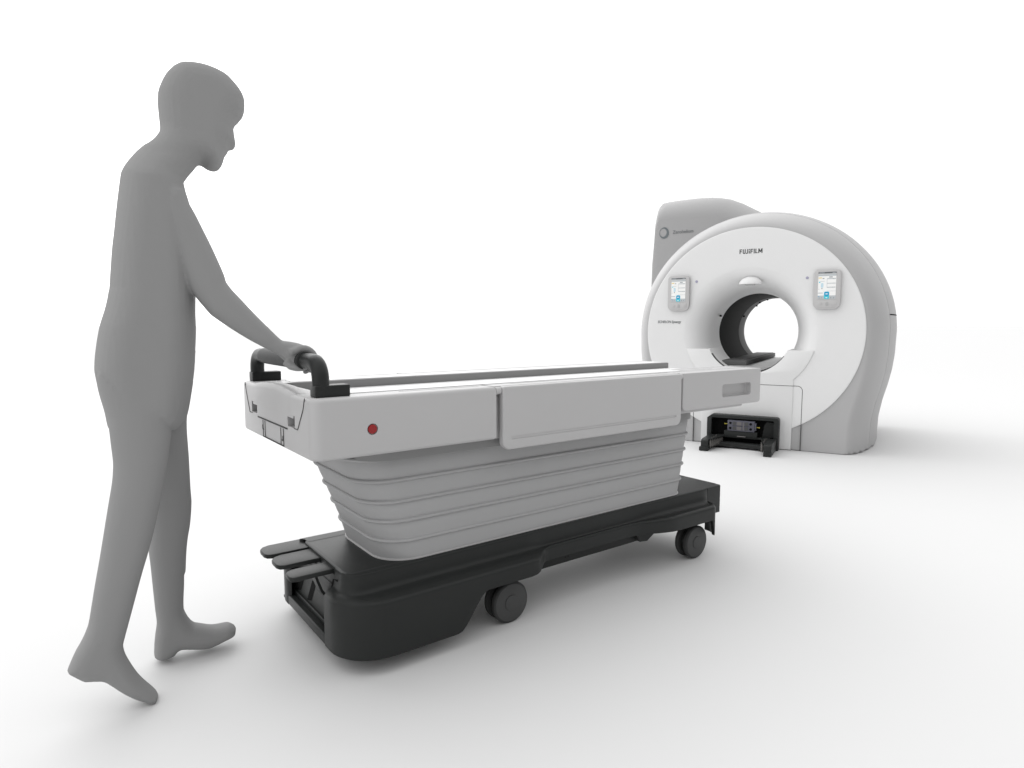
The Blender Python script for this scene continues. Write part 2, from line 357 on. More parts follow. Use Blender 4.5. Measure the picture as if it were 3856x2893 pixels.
bm = bmesh.new(); prism(bm, rrect(-.58, .96, .036, .134, (.03, .01, .01, .03)), ZT - .001, ZT + .0022, 'z', r=.001)
prism(bm, rrect(-.58, 1.40, .508, .600, .01), ZT - .001, ZT + .0018, 'z', r=.001)
link('rail_pad', bm, 'board', T)
# bellows
def rr_loft(z, x0, x1, y0, r, n=10):
    y1 = .470 + (z - .3) * .22 + (.045 - y0) if z else .474
    return [Vector((x, y, z)) for x, y in rrect(x0, x1, y0, y1, (r * .6, r, r, r * .6), n)]
lv = [(.300, -.447, .997, .046, .115), (.366, -.463, 1.010, .045, .115), (.4335, -.484, 1.022, .044, .115), (.4985, -.506, 1.034, .043, .115), (.568, -.530, 1.046, .042, .115), (.639, -.556, 1.058, .041, .115)]
def lerp(a, b, t): return tuple(p + (q - p) * t for p, q in zip(a, b))
rows = []
for k in range(len(lv) - 1):
    a, b_ = lv[k], lv[k + 1]
    for t, d in ((0, 0), (.11, -.0012), (.20, -.0002), (.5, .0006), (.80, .0), (.89, -.0022)):
        if k == 0: d = max(d, .001)
        if k and t == 0: continue
        z, x0, x1, y0, r = lerp(a, b_, t)
        rows.append(rr_loft(z, x0 - d, x1 + d, y0 - d, r))
    if True:
        z, x0, x1, y0, r = b_
        for a_ in range(0, 181, 30):
            q = .0068; d = q * math.sin(R(a_)); zz = z - q * math.cos(R(a_)) * .9
            rows.append(rr_loft(zz, x0 - d, x1 + d, y0 - d, r))
bm = bmesh.new(); grid(bm, rows, closed=True)
link('bellows', bm, 'bellows', T, ang=50)
bm = bmesh.new(); pts = [(p.x, p.y) for p in rr_loft(0, -.4525, 1.0025, .0405, .118)]
prism(bm, pts, .2995, .3045, 'z', r=.0015); link('bellows_hem', bm, 'table', T)

# ------------------------------------------------------------------ black chassis
bm = bmesh.new()
def sm(a, b, x):
    t = min(1, max(0, (x - a) / (b - a))); return t * t * (3 - 2 * t)
def yo(x):   # outer edge of the skirt
    return -.048 + .046 * sm(.085, .165, x) - .046 * sm(.60, .84, x)
def zt(x): return .224 + .012 * sm(.1, .2, x) - .0 * x
def zb(x):
    z = .052 + .118 * sm(-.245, -.125, x)
    z += .020 * sm(.06, .16, x) - .012 * sm(.6, .9, x)
    z -= .075 * sm(1.088, 1.112, x)
    return z
stations = []   # (deck point, outer point, ztop, zbot)
xs = [1.150, 1.145, 1.135, 1.12, 1.11, 1.10, 1.09, 1.07, 1.04, 1.0, .95, .9, .85, .82, .78, .74, .7, .66, .62, .58, .5, .42, .34, .26, .2, .175, .16, .145, .13, .115, .10, .085, .06, .03, 0, -.03, -.06, -.09, -.11, -.125, -.14, -.155, -.17, -.185, -.2, -.215, -.23, -.245, -.26, -.3, -.35, -.40, -.44]
for x in xs:
    y = yo(x)
    if x > 1.10: y += .10 * (1 - math.sqrt(max(0, 1 - ((x - 1.10) / .0505) ** 2))) 
    stations.append((Vector((x, .030)), Vector((x, y)), zt(x), zb(x)))
side_stations = stations[:]; both = []
for rc, rd in ((.145, .05), (.085, .03)):
  stations = side_stations[:] if rc > .1 else side_stations[:] + [(Vector((-.5, .030)), Vector((-.5, -.048)), .224, .052)]
  cx, cy = -.62 + rc, -.048 + rc
  for i in range(1, 17):
    a = R(270 - 90 * i / 16)
    o_ = Vector((cx + rc * math.cos(a), cy + rc * math.sin(a)))
    ddx, ddy = -.585 + rd, .030 + rd
    d_ = Vector((ddx + rd * math.cos(a), ddy + rd * math.sin(a)))
    stations.append((d_, o_, zt(-.4) - .004 * i / 16, .052))
  if rc > .1:
    stations.append((Vector((-.585, .108)), Vector((-.62, .118)), .217, .052))
    stations.append((Vector((-.585, .125)), Vector((-.62, .140)), .214, .052))
  else:
    stations.append((Vector((-.585, .055)), Vector((-.62, .066)), .217, .052))
  both.append(stations)
def prof(D, O, zt_, zb_):
    d = (O - D); P = []
    def at(t, z): q = D + d * t; return Vector((q.x, q.y, z))
    H = .30
    P.append(Vector((D.x - d.x * .3, D.y - d.y * .3 if abs(d.y) > 1e-6 else D.y, H)))
    P += [at(0, H), at(.03, H - .0012), at(.055, H - .005), at(.065, H - .011), at(.09, H - .03), at(.14, H - .046), at(.22, H - .056), at(.32, H - .0605), at(.5, H - .063)]
    zc = H - .066
    P += [at(.7, (zc + zt_ + .004) / 2 + .003), at(.86, zt_ + .0055), at(.935, zt_ + .0025), at(.975, zt_ - .0015), at(.995, zt_ - .006), at(1., zt_ - .011)]
    P += [at(1., (zt_ + zb_) / 2), at(1., zb_ + .006), at(.985, zb_), at(.80, zb_ + .002), at(.72, zb_ + .03), at(.70, zt_ - .03)]
    return P
for s in (0, 1):
    rows = []
    for D, O, a, b_ in both[s]:
        if s: D, O = Vector((D.x, min(mirb(D.y), .458))), Vector((O.x, mirb(O.y)))
        r_ = prof(D, O, a, b_)
        rows.append(r_)
    V = grid(bm, rows)
    for row in (V[0], V[-1]):
        try: bm.faces.new(row)
        except Exception: pass
chas = link('base_skirt', bm, 'black', T, ang=50)
bm = bmesh.new()
prism(bm, rrect(-.583, 1.262, .032, .458, (.012, .05, .05, .012), 8), .17, .2995, 'z', r=.006)
deck = link('base_deck', bm, 'black', T, ang=40)
c = bmesh.new()     # open pedal bay in the deck block
prism(c, [(-.70, .272), (-.574, .272), (-.574, .10), (-.70, .10)], .085, .438, 'y'); cut(deck, c)
bm = bmesh.new()    # rear block and its lower nose
prism(bm, [(1.05, .299), (1.262, .299), (1.268, .293), (1.268, .182), (1.262, .174), (1.245, .168), (1.05, .168)], .058, .452, 'y', r=.006, r0=.006)
link('rear_block', bm, 'black', T, ang=35)
bm = bmesh.new()    # pedal bay: bottom rail, lip, sloping back plate
box(bm, -.6195, -.595, .136, .512, .052, .086, .004)
box(bm, -.600, -.575, .136, .512, .052, .074, .003)
box(bm, -.596, -.585, .14, .512, .074, .100, .002)
link('bay_rail', bm, 'black', deck)
bm = bmesh.new()
box(bm, -.588, -.576, .118, .585, .05, .24); box(bm, -.5865, -.5765, .088, .436, .215, .2755); box(bm, -.612, -.55, .12, .585, .050, .058); box(bm, -.600, -.55, .577, .585, .05, .22); box(bm, -.615, -.55, .118, .136, .06, .213, .002)
link('bay_plate', bm, 'black', deck)
for (ya_, za_), (yb_, zb2_) in (((.436, .164), (.480, .107)), ((.312, .196), (.370, .108)), ((.118, .266), (.142, .218))):
    bm = bmesh.new(); q = [bm.verts.new((-.5890, y, z)) for y, z in ((ya_ - .022, za_ + .006), (ya_ + .022, za_ - .006), (yb_ + .022, zb2_ - .006), (yb_ - .022, zb2_ + .006))]
    bm.faces.new(q); link('bay_slot', bm, 'blackd', deck)
# centre beam
bm = bmesh.new(); box(bm, .02, .80, .052, .50, .135, .235, .004)
beam = link('chassis_beam', bm, 'black', T)
for x, z, r in ((.115, .157, .004), (.145, .172, .002), (.165, .158, .002), (.175, .172, .002), (.195, .173, .002), (.30, .178, .002), (.315, .178, .002), (.30, .157, .002), (.315, .158, .002), (.405, .186, .002), (.425, .190, .002), (.44, .190, .002), (.425, .165, .002), (.44, .167, .002),
                (.475, .176, .0045), (.50, .190, .002), (.56, .172, .002), (.585, .194, .002), (.63, .184, .004)):
    bm = bmesh.new(); cyl(bm, (x, .0515, z), r, .002, 'y', 10); link('bolt_hole', bm, 'blackd', beam)
bm = bmesh.new(); prism(bm, [(.66, .20), (.84, .20), (.80, .165), (.745, .135), (.70, .14)], .03, .05, 'y', r=.004)
link('beam_gusset', bm, 'black', beam)
# pedals
for (xa, xb, ya, yb, zz) in ((-.725, -.566, .378, .482, .292), (-.719, -.562, .262, .369, .290), (-.716, -.566, .145, .221, .289)):
    bm = bmesh.new(); w = (yb - ya)
    pts = [(xb - .012, ya), (xb, ya + .012), (xb, yb - .012), (xb - .012, yb), (xa + w * .34, yb), (xa + w * .12, yb - w * .10), (xa + w * .02, yb - w * .26), (xa, yb - w * .40), (xa, ya + w * .24), (xa + w * .06, ya + w * .08), (xa + w * .20, ya)]
    prism(bm, pts, zz - .014, zz, 'z', r=.0035, r0=.003)
    pd = link('foot_pedal', bm, 'black', T, ang=40)
    bm = bmesh.new(); ym = (ya + yb) / 2 + (.018 if ya < .2 else 0)
    pth = [(-.632, ym, zz - .012), (-.622, ym, .245), (-.612, ym - .004, .215), (-.598, ym - .010, .192), (-.580, ym - .018, .182), (-.560, ym - .026, .190)] if ya < .2 else [(-.60, ym, zz - .012), (-.585, ym, .262), (-.560, ym, .252)]
    for k_, wdt in ((0, .020),):
        rows = []
        for i_, p in enumerate(pth):
            a_, c_ = Vector(pth[max(i_ - 1, 0)]), Vector(pth[min(i_ + 1, len(pth) - 1)]); d = (c_ - a_).normalized(); n_ = d.cross(Vector((0, 1, 0))).normalized() * .004; p = Vector(p); w_ = Vector((0, wdt, 0))
            rows.append([p + n_ + w_, p - n_ + w_, p - n_ - w_, p + n_ - w_])
        V = grid(bm, rows, closed=True); bm.faces.new(V[0]); bm.faces.new(V[-1])
    link('pedal_arm', bm, 'black', pd, ang=50)
# casters
def caster(x, y0, s):
    """outer face of the wheel at y0; s=+1 wheel body extends to +y"""
    rw = .0745
    bm = bmesh.new()
    tube(bm, [(x + .012, y0 + s * .033, .215), (x + .012, y0 + s * .033, .150)], .022, 20)
    prism(bm, [(x + rw * .80 * math.cos(R(a)), rw + .002 + rw * .80 * math.sin(R(a))) for a in range(0, 360, 15)], y0 + s * .024, y0 + s * .043, 'y', r=.002)
    prism(bm, [(x - .045, .10), (x - .025, .148), (x + .03, .150), (x + .042, .12), (x + .03, .085), (x - .03, .08)], y0 + s * .0225, y0 + s * .0445, 'y', r=.004, r0=.004)
    ca = link('caster', bm, 'black', T, ang=40)
    for k in (0, 1):
        ya = y0 + s * (.0 if k == 0 else .046); yb = ya + s * .021
        bm = bmesh.new(); prof_ = [(rw - .008, 0), (rw - .003, .0016), (rw, .006), (rw, .015), (rw - .003, .0195), (rw - .010, .021)]
        if k: prof_ = [(r_, .021 - h) for r_, h in prof_][::-1]
        n = 56; rows = []
        for i in range(n):
            a = 2 * math.pi * i / n
            rows.append([Vector((x + r_ * math.cos(a), ya + s * h, rw + r_ * math.sin(a))) for r_, h in prof_])
        rows.append(rows[0]); V = grid(bm, rows)
        wh = link('wheel', bm, 'rubber', ca, ang=40)
        bm = bmesh.new()
        fo = -1 if (k == 0) else 1
        yo_ = ya if k == 0 else yb
        cyl(bm, (x, yo_ - s * fo * -.0 + s * (.0035 if k == 0 else -.0035), rw), rw - .0075, .0075, 'y', 56, bev=.0008)
        cyl(bm, (x, (ya + yb) / 2 + s * (.004 if k == 0 else -.004), rw), rw - .009, .012, 'y', 48)
        link('rim', bm, 'hub', wh, ang=30)
        bm = bmesh.new(); cyl(bm, (x, yo_ + s * (-.0012 if k == 0 else .0012), rw), .0275, .004, 'y', 40, bev=.0012)
        link('hub_cap', bm, 'hub', wh)
    return ca
caster(.002, -.001, 1); caster(1.043, -.001, 1); caster(.002, .573, -1); caster(1.043, .573, -1)

# push handle
bm = bmesh.new()
ya, yb = .0, .645; xh = -.660; zb_ = .9455; rb = .048
pth = [(xh, ya, .852), (xh, ya, .875), (xh, ya, zb_ - rb)]
pth += [(xh, ya + rb - rb * math.cos(R(a)), zb_ - rb + rb * math.sin(R(a))) for a in range(15, 91, 15)]
half = pth[:]
pth += [(xh - .004 * math.sin(math.pi * (t / 10)), ya + rb + (yb - ya - 2 * rb) * t / 10, zb_ + .002 * math.sin(math.pi * t / 10)) for t in range(1, 10)]
pth += [(p[0], mir2, p[2]) for p, mir2 in [(p, ya + yb - p[1]) for p in half[::-1]]]
tube(bm, pth, [.0236] * len(pth), n=24)
for y in (ya, yb):
    box(bm, xh - .0232, -.583, y - .0232, y + .0232, .8495, .8835, .0035)
hnd = link('push_handle', bm, 'black', T, ang=45)
bm = bmesh.new(); tube(bm, [(xh - .003, y, zb_ + .0005) for y in (.115, .2, .3, .4, .5, .53)], [.0262, .0272, .0272, .0272, .0272, .0262], n=24)
link('grip_sleeve', bm, 'rubber', hnd, ang=45)
# ------------------------------------------------------------------ scanner
SC_O = Vector((2.4213, 5.2066, 0)) + Vector((math.cos(R(30)), -math.sin(R(30)), 0)) * (-.452)
S = empty('scanner', SC_O, R(-30), 'big round white scanner with a dark open bore and a screen on each side', 'medical scanner')
ZC = .99
def hwF(z):
    Z = [0, .08, .24, .39, .52, .66, .80, .99]; W = [1.0, 1.0, 1.005, 1.03, 1.062, 1.09, 1.105, 1.11]
    return float(np.interp(z, Z, W))
NA = 288
def rho(Rv, th):
    """distance from the bore centre to the outline, direction th (0 = +x), for cover radius Rv"""
    c_, s_ = math.cos(th), math.sin(th)
    if s_ >= 0: return Rv
    e = 1.11 - Rv; lo, hi = .2, 2.2
    if abs(s_) > 1e-6: hi = min(hi, (ZC - .004) / -s_)
    def inside(r):
        x, z = abs(r * c_), ZC + r * s_
        return x <= hwF(max(z, 0)) - e
    if inside(hi): return hi
    for _ in range(30):
        m_ = (lo + hi) / 2
        if inside(m_): lo = m_
        else: hi = m_
    return lo
def loop(Rv, v):
    return [Vector((rho(Rv, 2 * math.pi * k / NA) * math.cos(2 * math.pi * k / NA), v, ZC + rho(Rv, 2 * math.pi * k / NA) * math.sin(2 * math.pi * k / NA))) for k in range(NA)]
lev = [(.84, .0), (.880, .0), (.893, .001), (.903, .005), (.916, .013), (.935, .030), (.955, .057), (.975, .093), (.993, .135), (1.012, .19), (1.032, .26), (1.0500, .345), (1.0496, .350), (1.0525, .353), (1.070, .43), (1.088, .54), (1.100, .66), (1.108, .80), (1.11, 1.0), (1.105, 1.3), (1.08, 1.6), (1.02, 1.78), (.95, 1.88), (.88, 1.92)]
bm = bmesh.new(); rows = [[Vector((.60 * math.cos(2 * math.pi * k / NA), .0, ZC + .60 * math.sin(2 * math.pi * k / NA))) for k in range(NA)]]
rows += [loop(a, b_) for a, b_ in lev]
rows.append([Vector((.37 * math.cos(2 * math.pi * k / NA), 1.93, ZC + .37 * math.sin(2 * math.pi * k / NA))) for k in range(NA)])
grid(bm, rows, closed=True)
body = link('body_cover', bm, 'cover', S, ang=28)
# fine joints on the cover
def rib(bm, f0, f1, th0, th1, w, n=40, mi=0):
    pass
bm = bmesh.new()
rowa, rowb = [], []
for k in range(NA + 1):
    th = 2 * math.pi * k / NA
    for L_, v in ((rowa, .3455), (rowb, .3495)):
        r_ = rho(1.0502, th) + .0006; L_.append(Vector((r_ * math.cos(th), v, ZC + r_ * math.sin(th))))
grid(bm, [rowa, rowb])
# horizontal split in the rear side covers
for sgn in (1, -1):
    rows = []
    for v, Rv in ((.352, 1.052), (.43, 1.070), (.54, 1.088), (.66, 1.100), (.80, 1.108), (1.0, 1.11), (1.3, 1.105)):
        rows.append([Vector((sgn * (math.sqrt((Rv + .0012) ** 2 - (z - ZC) ** 2)), v, z)) for z in (1.132, 1.143)])
    grid(bm, rows)
link('cover_joint', bm, 'seaml', body)
bm = bmesh.new()
rows = []
for v, Rv in ((.352, 1.052), (.43, 1.070), (.54, 1.088), (.66, 1.100), (.80, 1.108), (1.0, 1.11), (1.3, 1.105)):
    rows.append([Vector((math.sqrt((Rv + .0016) ** 2 - (z - ZC) ** 2), v, z)) for z in (1.133, 1.142)])
grid(bm, rows); link('side_gap', bm, 'blackd', body)
# white face plate with flared mouth
prof_ = [(.885, .004), (.885, -.006), (.8835, -.0095), (.879, -.011), (.872, -.0115), (.80, -.0115), (.70, -.0115), (.60, -.0115), (.548, -.0115), (.546, -.0112), (.52, -.006), (.49, .008), (.46, .034), (.433, .074), (.406, .130), (.384, .195), (.371, .250), (.361, .33), (.355, .42), (.352, .52)]
bm = bmesh.new(); rows = [[Vector((r_ * math.cos(2 * math.pi * k / 192), v, ZC + r_ * math.sin(2 * math.pi * k / 192))) for k in range(192)] for r_, v in prof_]
grid(bm, rows, closed=True)
plate = link('face_plate', bm, 'white', S, ang=40)
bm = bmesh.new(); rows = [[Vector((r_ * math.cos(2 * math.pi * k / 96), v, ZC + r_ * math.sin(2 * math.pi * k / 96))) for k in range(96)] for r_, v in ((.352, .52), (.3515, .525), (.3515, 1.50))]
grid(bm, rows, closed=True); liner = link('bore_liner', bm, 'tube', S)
bm = bmesh.new(); rows = [[Vector((r_ * math.cos(2 * math.pi * k / 96), v, ZC + r_ * math.sin(2 * math.pi * k / 96))) for k in range(96)] for r_, v in ((.3515, 1.50), (.351, 1.505), (.352, 1.75), (.372, 1.93))]
grid(bm, rows, closed=True); link('rear_flare', bm, 'rear', S)
for a, v in ((155, .36), (153, 1.52), (118, 1.60), (105, 1.62), (128, 1.72)):
    bm = bmesh.new(); th = R(a); box(bm, .3475 * math.cos(th) - .004, .3475 * math.cos(th) + .006, v, v + .05, ZC + .3475 * math.sin(th) - .008, ZC + .3475 * math.sin(th) + .008); link('bore_port', bm, 'blackd', liner)
# docking column with yoke
RO, RI = .54, .352
a0 = math.degrees(math.acos(.372 / RO)); a1 = math.degrees(math.asin((ZC - .841) / RO)); ai = math.degrees(math.asin((ZC - .841) / RI))
pts = [(-.372, .004)] + arc(0, ZC, RO, 180 + a0, 180 + a1, 12) + arc(0, ZC, RI, 180 + ai, 360 - ai, 40) + arc(0, ZC, RO, 360 - a1, 360 - a0, 12) + [(.372, .004)]
bm = bmesh.new(); prism(bm, pts, .36, -.021, 'y', r=.003, seg=2)
colm = link('docking_column', bm, 'white', S, ang=30)
bm = bmesh.new()        # thin dark reveal under the mouth
rows = [[Vector((r_ * math.cos(R(a)), v, ZC + r_ * math.sin(R(a)))) for a in range(212, 329, 3)] for r_, v in ((.3555, -.0214), (.3505, -.0214), (.3505, .02))]
grid(bm, rows); link('mouth_joint', bm, 'seam', colm)
# service door line
bm = bmesh.new()
dp = [(.444, .006), (.444, .500)] + arc(.404, .505, .040, 0, 90, 8) + [(.373, .545)]
def ribbon(bm, pts, w, v0, v1):
    for p, q in zip(pts, pts[1:]):
        d = Vector((q[0] - p[0], q[1] - p[1])); d.normalize(); n_ = Vector((-d.y, d.x)) * w / 2; e_ = d * w * .3
        P = [Vector(p) + n_ - e_, Vector(p) - n_ - e_, Vector(q) - n_ + e_, Vector(q) + n_ + e_]
        prism(bm, [(a.x, a.y) for a in P], v0, v1, 'y')
ribbon(bm, dp, .0045, -.0123, .002); ribbon(bm, [(-x, z) for x, z in dp], .0045, -.0123, .002)
ribbon(bm, [(.373, .545), (-.373, .545)], .0045, -.0218, -.018)
link('service_door_joint', bm, 'seam', colm)
bm = bmesh.new(); rows = [[Vector((x, v, z)) for x, v in ((-.45, -.004), (-.375, -.004), (-.372, -.0225), (.372, -.0225), (.375, -.004), (.45, -.004))] for z in (.002, .006)]
grid(bm, rows); link('floor_joint', bm, 'seam', colm)
# reading light above the mouth
bm = bmesh.new(); b = bmesh.new(); bmesh.ops.create_uvsphere(b, u_segments=36, v_segments=20, radius=1)
for q in b.verts: q.co = Vector((q.co.x * .094, q.co.y * .062 + .018, max(q.co.z, 0) * .064 + 1.399))
merge(bm, b); lamp = link('canopy_lamp', bm, 'white', S, ang=40)
bm = bmesh.new(); prism(bm, [(-.042, 1.3985), (.042, 1.3985), (.034, 1.387), (-.034, 1.387)], -.030, .03, 'y', r=.002); link('lamp_lens', bm, 'lens', lamp)
# sensors
for x in (-.448, .444):
    bm = bmesh.new(); cyl(bm, (x, -.0125, 1.4345), .0115, .004, 'y', 28, bev=.0008); link('sensor', bm, 'lilac', S)
# screens
def panel(x0, x1, z0, z1):
    bm = bmesh.new()
    prism(bm, rrect(x0 + .002, x1 - .002, z0 + .002, z1 - .002, (.026, .026, .046, .046)), -.010, -.030, 'y', mi=0)
    sh = link('control_panel', bm, 'bezeld', S, ang=30)
    bm = bmesh.new(); prism(bm, rrect(x0, x1, z0, z1, (.028, .028, .048, .048)), -.024, -.044, 'y', r=.003, mi=0); link('bezel', bm, 'bezel', sh, ang=30)
    w = x1 - x0; sx0, sx1 = x0 + w * .165, x0 + w * .825; sz1, sz0 = z1 - .018, z0 + .082; v = -.0442
    bm = bmesh.new(); W = sx1 - sx0; H = sz1 - sz0
    def q(a0, a1, b0, b1, mi, d=0., r=0.):
        pp = rrect(sx0 + a0 * W, sx0 + a1 * W, sz0 + b0 * H, sz0 + b1 * H, r) if r else [(sx0 + a0 * W, sz0 + b0 * H), (sx0 + a1 * W, sz0 + b0 * H), (sx0 + a1 * W, sz0 + b1 * H), (sx0 + a0 * W, sz0 + b1 * H)]
        prism(bm, pp, v - .0006 - d, v - .0012 - d, 'y', mi=mi)
    q(0, 1, 0, 1, 0)
    q(0, 1, .935, 1, 1, .0008); q(0, 1, .85, .918, 2, .0008); q(0, 1, 0, .125, 2, .0008)
    q(.04, .34, .955, .975, 2, .0016); q(.78, .95, .955, .975, 2, .0016)
    q(.50, .97, .735, .765, 2, .0008); q(.50, .97, .565, .59, 2, .0008); q(.50, .97, .415, .445, 2, .0008); q(.49, .505, .415, .76, 2, .0010); q(.5, 1, .29, .295, 3, .0008); q(0, .28, .205, .235, 2, .0008)
    q(.02, .20, .765, .80, 7, .0008); q(.24, .34, .745, .775, 3, .0008); q(.05, .12, .60, .645, 5, .0008); q(.12, .36, .652, .660, 3, .0008); q(.60, .80, .79, .825, 3, .0008)
    q(.06, .13, .025, .05, 3, .0016); q(.02, .10, .09, .105, 4, .0016); q(.20, .25, .025, .055, 3, .0016); q(.70, .77, .025, .055, 3, .0016); q(.87, .92, .02, .06, 3, .0016); q(.82, .86, .74, .76, 3, .0016); q(.94, .97, .745, .76, 3, .0016); q(.82, .85, .57, .585, 3, .0016); q(.93, .97, .57, .585, 3, .0016); q(.80, .84, .42, .435, 3, .0016); q(.93, .96, .42, .44, 3, .0016)
    q(.16, .30, .42, .59, 6, .0008, .006); q(.20, .25, .37, .41, 3, .0008); q(.04, .08, .355, .37, 3, .0008)
    q(.36, .64, .0, .27, 5, .0018, .009); q(.375, .625, .115, .262, 4, .0024, .008); q(.44, .56, .17, .20, 0, .003); q(.45, .55, .03, .06, 0, .003)
    scr = link('screen', bm, ['scr', 'scrbar', 'scrgrey', 'scrtext', 'blue', 'teal', 'pale', 'amber'], sh, ang=20)
    bm = bmesh.new(); prism(bm, rrect(x0 + .018, x1 - .022, z0 + .012, z0 + .070, (.006, .006, .034, .034)), -.0425, -.0462, 'y', r=.003); link('key_strip', bm, 'bezel', sh, ang=30)
    for xx, r_ in ((.27, .013), (.52, .014), (.76, .013)):
        bm = bmesh.new(); xx = x0 + w * xx
        if r_ > .0135: prism(bm, rrect(xx - .011, xx + .011, z0 + .024, z0 + .058, .010), -.0455, -.0482, 'y', r=.0015)
        else: cyl(bm, (xx, -.047, z0 + .044), r_, .0035, 'y', 28, bev=.001)
        link('key', bm, 'lens' if r_ > .0135 else 'bezel', sh)
panel(-.694, -.503, 1.178, 1.487)
panel(.496, .692, 1.178, 1.492)
# printing on the face
GL = dict(F=(.50, [((.09, 0), (.09, 1)), ((0, .91), (.5, .91)), ((.05, .50), (.44, .50))]),
          U=(.56, [((.09, 1), (.09, .2)), ((.09, .2), (.18, .09)), ((.14, .09), (.42, .09)), ((.38, .09), (.47, .2)), ((.47, .2), (.47, 1))]),
          J=(.36, [((.27, 1), (.27, .2)), ((.27, .2), (.18, .09)), ((.22, .09), (-.06, .09))]),
          I=(.18, [((.09, 0), (.09, .62)), ((.09, .74), (.09, 1))]), i=(.18, [((.09, 0), (.09, 1))]),
          L=(.44, [((.09, 1), (.09, 0)), ((0, .09), (.44, .09))]),
          M=(.78, [((.09, 0), (.09, 1)), ((.69, 0), (.69, 1)), ((.10, .96), (.39, .25)), ((.68, .96), (.39, .25))]))
def block_text(txt, x0, width, z0, h, v, gap=.13, wt=.17):
    tot = sum(GL[c][0] for c in txt) + gap * (len(txt) - 1); k = width / tot; x = x0; bm = bmesh.new()
    for j, c in enumerate(txt):
        for i_, (p, q) in enumerate(GL[c][1]):
            d = .0003 * i_
            a, b2 = Vector((x + p[0] * k, z0 + p[1] * h)), Vector((x + q[0] * k, z0 + q[1] * h)); t_ = (b2 - a).normalized(); n_ = Vector((-t_.y, t_.x)) * wt * .5 * (k if abs(t_.y) > abs(t_.x) else h)
            P = [a + n_, a - n_, b2 - n_, b2 + n_]; prism(bm, [(u_.x, u_.y) for u_ in P], v + .001, v - d, 'y')
        x += (GL[c][0] + gap) * k
    return link('lettering', bm, 'ink', S, ang=20)
block_text('FUJIFiLM', -.092, .184, 1.655, .038, -.0125)
text_mesh('lettering', 'ECHELON Synergy', .213, .030, 'inkf', S, (-.683, -.0128, 1.062), bold=.012, shear=.25)
# rear tower
OUT = [(-1.150, 0.01), (-1.148, .50), (-1.146, 1.20), (-1.142, 1.45), (-1.138, 1.70), (-1.128, 1.95), (-1.122, 2.14), (-1.112, 2.24), (-1.098, 2.305), (-1.080, 2.325), (-1.02, 2.332), (-.9, 2.338), (-.78, 2.341), (-.68, 2.340), (-.58, 2.334), (-.50, 2.322), (-.40, 2.300), (-.28, 2.255), (-.16, 2.195), (-.05, 2.14), (.10, 2.07), (.22, 1.92), (.10, 1.55), (-.20, 1.47), (-.44, 1.28), (-.56, 1.0), (-.60, .6), (-.60, .01)]
OUT = [(x, z + .036 * min(1, max(0, (z - 1.9) / .3)) * (1 - sm(-.5, .1, x))) for x, z in OUT]
vf = .86; rows = []
for k in range(0, 11):
    a = R(9 * k); dz = .235 * (1 - math.sin(a)); dv = .30 * (1 - math.cos(a)); xi = .022 * (1 - math.sin(min(a * 2.0, R(90))))
    row = []
    for x, z in OUT:
        wz = min(1, max(0, (z - 2.0) / .3)) * (1 - .25 * sm(-.3, .1, x)); row.append(Vector((x + (xi if x < -.9 else 0), vf + dv * (1 if z > 1.9 else .25), z - dz * wz)))
    rows.append(row)
rows.append([Vector((x, 1.70, z)) for x, z in OUT]); rows.append([Vector((x + (.04 if x < 0 else -.04), 1.86, z - .05 if z > .5 else z)) for x, z in OUT])
bm = bmesh.new(); V = grid(bm, rows); bm.faces.new(V[0]); bm.faces.new(V[-1][::-1])
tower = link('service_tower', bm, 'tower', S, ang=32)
bm = bmesh.new(); n = 40
lx, lz, vv = -1.010, 2.005, vf - .003
def lring(ox, oz, r_): return [(lx + ox + r_ * math.cos(2 * math.pi * k / n) * .86, lz + oz + r_ * math.sin(2 * math.pi * k / n)) for k in range(n)]
A_, B_ = lring(0, 0, .058), lring(-.010, .004, .042)
rows = [[Vector((x, vv, z)) for x, z in A_], [Vector((x, vv, z)) for x, z in B_]]
grid(bm, rows, closed=True); link('ring_emblem', bm, 'inkg', tower)
text_mesh('lettering', 'Zerohelium', .21, .034, 'inkf', S, (-.815, vf - .002, 1.990))

# bed bridge inside the bore
bm = bmesh.new(); hw_ = .30
pts = [(x, z) for x, z in arc(0, ZC, .346, 180 + 58, 360 - 58, 16)]
pts2 = [(-.185, .692), (.185, .692)]
prism(bm, [(x, z) for x, z in arc(0, ZC, .346, 239.5, 300.5, 18)] + [(.170, .694), (-.170, .694)], .10, 1.86, 'y', r0=.003)
link('bore_floor', bm, 'lens', S, ang=30)
bm = bmesh.new(); box(bm, -.24, -.030, .13, 1.96, .6945, .738, .003); box(bm, -.215, -.05, .15, 1.95, .737, .742, .001)
bedr = link('bed_rail', bm, 'rear', S)
bm = bmesh.new(); box(bm, -.222, -.214, .15, 1.95, .738, .7425); box(bm, -.060, -.053, .15, 1.95, .738, .7425); link('rail_groove', bm, 'seam', bedr)

